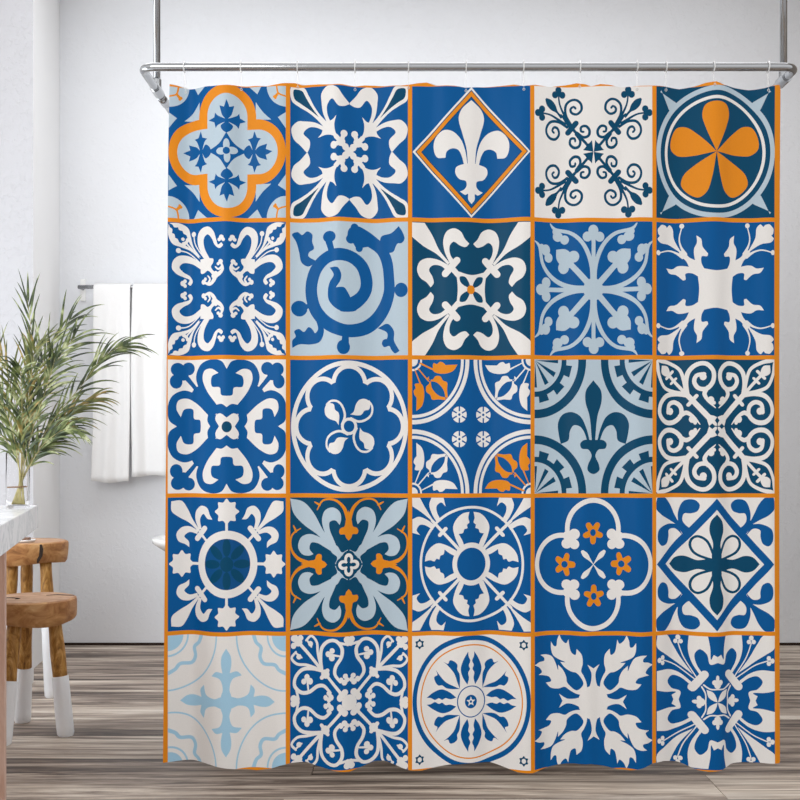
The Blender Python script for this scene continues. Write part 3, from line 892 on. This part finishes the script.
# ---------------------------------------------------------------- stools
def stool(name, c, r, ztop, thick, feet, dip, label, seed, cracks):
    rnd = random.Random(seed); ro = empty(name, (c[0], c[1], 0), label, 'stool', 'round wooden stools with white dipped legs')
    seg = 72; ph = [rnd.uniform(0, 6) for _ in range(6)]
    def rad(a, k): return r*(1+.022*math.sin(2*a+ph[0])+.014*math.sin(3*a+ph[1])+.010*math.sin(7*a+ph[2]+k*2)+.006*math.sin(13*a+ph[3]+k*4))
    prof = [(.0, 0), (.5, 0), (.93, 0), (.985, .05), (1, .16), (1.0, .4), (.995, .65), (.985, .85), (.94, .97), (.6, 1), (0, 1)]
    V, Fc, mi = [], [], []
    for j, (q, t) in enumerate(prof[1:-1]):
        for s in range(seg):
            a = 2*math.pi*s/seg; rr = rad(a, t)*q
            bot = thick*(1+.06*math.sin(3*a+ph[4]))
            V.append((rr*math.cos(a), rr*math.sin(a), ztop - bot*t))
    nr_ = len(prof)-2
    for j in range(nr_-1):
        for s in range(seg):
            Fc.append((j*seg+s, j*seg+(s+1) % seg, (j+1)*seg+(s+1) % seg, (j+1)*seg+s)[::-1]); mi.append(1 if j < 1 else 0)
    Fc.append(tuple(range(seg))); mi.append(1)
    Fc.append(tuple((nr_-1)*seg+s for s in range(seg))[::-1]); mi.append(0)
    o = from_pd('seat', V, Fc, [M['seat_side'], M['seat_top']], ro, True); o.data.polygons.foreach_set('material_index', mi)
    o.data.set_sharp_from_angle(angle=math.radians(42))
    for pts, wd, dep in cracks:   # drying cracks: dark slivers set into the wood
        n = len(pts); A = []
        for i, p in enumerate(pts):
            w_ = wd*math.sin(math.pi*(i+.35)/(n-.3)); A.append((Vector(p), w_))
        V, Fc = [], []
        for p, w_ in A:
            V += [(p.x, p.y-w_, p.z), (p.x, p.y+w_, p.z)] if dep == 'top' else [(p.x-w_, p.y, p.z), (p.x+w_, p.y, p.z)]
        for i in range(n-1): Fc.append((2*i, 2*i+1, 2*i+3, 2*i+2))
        ck = from_pd('crack', V, Fc, M['dark'], o); md = ck.modifiers.new('s', 'SOLIDIFY'); md.thickness = .002; md.offset = 0
    for fx, fy, tx, ty in feet:
        f0 = Vector((fx-c[0], fy-c[1], 0)); t0 = Vector((tx-c[0], ty-c[1], ztop-thick+.01))
        def lerp(z): k = z/t0.z; return f0.lerp(t0, k)
        k = dip/t0.z
        up = [lerp(z) for z in np.linspace(dip-.001, t0.z, 9)]
        rr = [.0255-.004*(p.z/t0.z)+.0010*math.sin(p.z*40+fx*50) for p in up]
        v, f = tube_data(up, rr, 18); lg = from_pd('leg', v, f, M['leg_wood'], ro, True)
        lo = [lerp(z) for z in (0, .006, .03, dip*.6, dip-.002, dip)]
        rl = [.0235, .0262, .0268, .0264, .0258, .0250]
        vv, ff = tube_data(lo, rl, 24)
        for i in range(24): vv[i].z = 0.0
        pd = from_pd('painted_tip', vv, ff, M['white_paint'], lg, True); pd['label'] = 'white painted lower leg'
        pd.data.set_sharp_from_angle(angle=math.radians(45))
    return ro
c1 = (-1.177, 3.52); z1 = .428
stool('round_stool', c1, .142, z1, .076, [(-1.054, 3.47, -1.096, 3.49), (-1.214, 3.36, -1.205, 3.44), (-1.249, 3.64, -1.225, 3.60)], .185,
      'nearer and lower round wooden stool with white dipped legs, in front of the other stool', 5,
      [([(.03, .05, z1+.0006), (.06, .065, z1+.0006), (.09, .055, z1+.0006), (.12, .05, z1+.0006)], .004, 'top'),
       ([(-.10, -.02, z1+.0006), (-.06, -.012, z1+.0006), (-.03, -.028, z1+.0006), (-.04, -.04, z1+.0006)], .005, 'top')])
c2 = (-1.402, 4.12); z2 = .56
stool('round_stool', c2, .150, z2, .080, [(-1.268, 4.01, -1.308, 4.06), (-1.435, 3.98, -1.420, 4.03), (-1.44, 4.24, -1.425, 4.20)], .27,
      'taller round wooden stool with a dark split in its edge, behind the nearer stool', 8,
      [([(.095, -.116, z2-.004), (.095, -.118, z2-.02), (.093, -.120, z2-.045), (.086, -.126, z2-.07)], .010, 'side')])
dish = empty('soap_dish', (-1.385, 4.06, z2), 'small white dish with a brown piece on the taller stool, beside the marble corner', 'dish')
v, f = lathe_data([(.028, 0), (.034, .002), (.040, .009), (.038, .010), (.030, .004), (.01, .003)], 32); from_pd('dish_body', v, f, M['white_gloss'], dish, True)
box('soap', (-.018, -.012, .004), (.02, .012, .018), M['soap'], dish, .004)

# ---------------------------------------------------------------- vase and palm
vc = Vector((-1.150, 3.31, zt))
vase = empty('glass_vase', vc, 'clear glass cylinder vase holding palm stems on the marble top', 'vase')
v, f = lathe_data([(.031, 0), (.034, .004), (.0345, .03), (.0345, .165), (.0335, .166), (.0325, .165), (.0325, .03), (.031, .009), (.01, .008)], 40)
from_pd('vase_body', v, f, M['glass'], vase, True)
palm = empty('palm_arrangement', vc + Vector((0, 0, .010)), 'bunch of arching green palm fronds standing in the glass vase', 'plant')
PS = F/3.31
def frond(pts, dy, nl, ll, rnd, mat, spread=1.0, droop=.5):
    """pts: bends of the mid rib, pixel-sized steps from the vase foot at (18, 507); dy: how far the tip leans to or from the viewer"""
    P = []
    n = len(pts)
    for i, (x, y) in enumerate(pts): t = i/(n-1); P.append(Vector(((x-18)/PS, dy*t*t, max(0.0, (504-y)/PS))))
    S_ = []
    for i in range(n-1):
        a = P[max(i-1, 0)]; b_ = P[i]; c = P[i+1]; d = P[min(i+2, n-1)]
        for k in range(8):
            t = k/8; S_.append(.5*((2*b_)+(-a+c)*t+(2*a-5*b_+4*c-d)*t*t+(-a+3*b_-3*c+d)*t**3))
    S_.append(P[-1]); m = len(S_)
    v, f = tube_data(S_, [.0020*(1-.75*i/m) for i in range(m)], 6)
    V, Fc = [], []
    st = int(m*.34)
    for i in range(nl):
        t = (i+rnd.uniform(0, .6))/nl; q = st+t*(m-1-st); k = min(int(q), m-2); p = S_[k].lerp(S_[k+1], q-k)
        tg = (S_[k+1]-S_[k]).normalized(); side = -1 if i % 2 else 1
        nrm_ = tg.cross(Vector((0, 1, .3))).normalized()
        ang = math.radians(rnd.uniform(14, 40)*(1-.45*t))*spread
        d0 = (tg*math.cos(ang)+nrm_*side*math.sin(ang)+Vector((0, rnd.uniform(-.45, .45), 0))).normalized()
        L = ll*(.6+.55*math.sin(math.pi*(.15+.7*t)))*rnd.uniform(.75, 1.15); w = rnd.uniform(.0032, .0052)
        pos = p.copy(); d = d0.copy(); k0 = len(V); ns = 9
        for j in range(ns+1):
            s = j/ns; ww = w*min(1, s*5+.25)*(1-s)**.6
            wd = d.cross(Vector((.2, -1, .3))).normalized()*ww; up = d.cross(wd).normalized()*ww*.35
            V += [pos-wd+up, pos.copy(), pos+wd+up]
            pos = pos+d*(L/ns); d = (d+Vector((0, 0, -droop*2.1/ns*(.4+s)))).normalized()
        for j in range(ns):
            a = k0+3*j; Fc += [(a, a+1, a+4, a+3), (a+1, a+2, a+5, a+4)]
    fr = from_pd('frond', V, Fc, mat, palm, True)
    sm = from_pd('stem', v, f, M['stem'], fr, True)
    return fr
rnd = random.Random(21)
FR = [
 ([(20, 507), (23, 470), (30, 405), (34, 350), (30, 300)], -.02, 24, .13, 0, .9, .25),
 ([(16, 507), (21, 470), (32, 400), (44, 350), (66, 316)], .05, 26, .13, 0, 1, .5),
 ([(17, 507), (22, 475), (38, 410), (58, 365), (80, 338)], -.05, 26, .13, 0, 1, .55),
 ([(14, 507), (24, 475), (50, 425), (85, 382), (105, 357), (128, 345)], -.03, 30, .12, 0, .75, .6),
 ([(15, 507), (26, 470), (45, 435), (66, 412), (84, 398)], .08, 24, .12, 1, .9, .7),
 ([(13, 507), (24, 478), (42, 448), (62, 432), (76, 428)], -.07, 22, .12, 0, .9, .6),
 ([(12, 507), (22, 478), (34, 455), (48, 440), (64, 420)], .05, 22, .11, 0, 1.1, .7),
 ([(25, 507), (20, 470), (10, 410), (-8, 350), (-25, 310)], -.04, 24, .13, 0, 1, .4),
 ([(24, 507), (21, 475), (5, 430), (-20, 390), (-50, 370)], .05, 24, .13, 0, 1, .6),
 ([(22, 507), (20, 475), (20, 420), (12, 370), (0, 330)], -.08, 24, .12, 1, 1, .5),
 ([(19, 507), (22, 470), (28, 430), (36, 390), (46, 350)], -.10, 24, .12, 1, 1, .6),
 ([(23, 507), (21, 475), (12, 445), (-10, 425), (-35, 425)], -.05, 20, .12, 0, 1, .7),
 ([(21, 507), (22, 470), (26, 425), (30, 390), (35, 370)], -.13, 26, .12, 0, 1.2, .8),
 ([(20, 507), (21, 475), (16, 430), (8, 400), (2, 385)], -.12, 24, .12, 0, 1.2, .8),
 ([(18, 507), (24, 475), (36, 430), (55, 385), (68, 360)], -.12, 24, .11, 0, 1, .8),
]
for pts, dy, nl, ll, k, sp, dr in FR:
    frond(pts, dy, int(nl*1.25), ll, rnd, M['leaf2' if k else 'leaf'], sp, dr)
tube('added_crossbar', [(-.030, -.006, .052), (.030, -.010, .055)], .0022, M['crossbar'], palm, 8)['label'] = 'short added brown stick lying across the stems'  # made-up bar standing in for brown marks in the vase

# ---------------------------------------------------------------- light
w = bpy.data.worlds.new('World'); C.world = w; w.use_nodes = True
nt = w.node_tree; bg = nt.nodes['Background']
tc = N(nt, 'TexCoord'); sp = N(nt, 'SeparateXYZ'); nt.links.new(tc.outputs['Generated'], sp.inputs[0])
r = N(nt, 'ValToRGB'); nt.links.new(sp.outputs['Z'], r.inputs['Fac'])
mr = N(nt, 'MapRange'); nt.links.new(sp.outputs['Z'], mr.inputs['Value']); mr.inputs['From Min'].default_value = -1
nt.links.new(mr.outputs['Result'], r.inputs['Fac'])
e = r.color_ramp.elements; e[0].position = .30; e[0].color = (.55, .53, .52, 1); e[1].position = .55; e[1].color = (1, 1, 1, 1)
nt.links.new(r.outputs['Color'], bg.inputs['Color']); bg.inputs['Strength'].default_value = 1.12
def area(name, loc, target, size, energy, col=(1, 1, 1)):
    l = bpy.data.lights.new(name, 'AREA'); l.shape = 'RECTANGLE'; l.size, l.size_y = size; l.energy = energy; l.color = col
    o = bpy.data.objects.new(name, l); COL.objects.link(o); o.location = loc
    o.rotation_euler = (Vector(target)-Vector(loc)).to_track_quat('-Z', 'Y').to_euler(); return o
area('key_light', (-1.5, .1, 1.9), (0, 3.6, .8), (1.5, 1.6), 35, (1, .99, .97))  # soft key light added from the front left
area('wall_fill_light', (-2.3, 2.9, 1.0), (.6, 5.0, .35), (1.2, 1.5), 24, (.86, .93, 1))  # unseen fill added to brighten the low back wall and floor
area('overhead_fill_light', (.1, 3.75, 3.0), (.1, 3.85, 0), (3.0, 1.2), 29, (.97, .98, 1))  # overhead fill added behind the curtain to brighten the walls
cam = bpy.data.cameras.new('camera'); co = bpy.data.objects.new('camera', cam); COL.objects.link(co)
co.location = (0, 0, CAMZ); co.rotation_euler = (math.pi/2, 0, 0); cam.sensor_width = 36; cam.lens = 36*F/800; cam.shift_y = (HZ-400)/800
C.camera = co
vs_ = C.view_settings; vs_.view_transform = 'Standard'; vs_.look = 'None'; vs_.gamma = 1; vs_.exposure = 0; vs_.use_curve_mapping = False
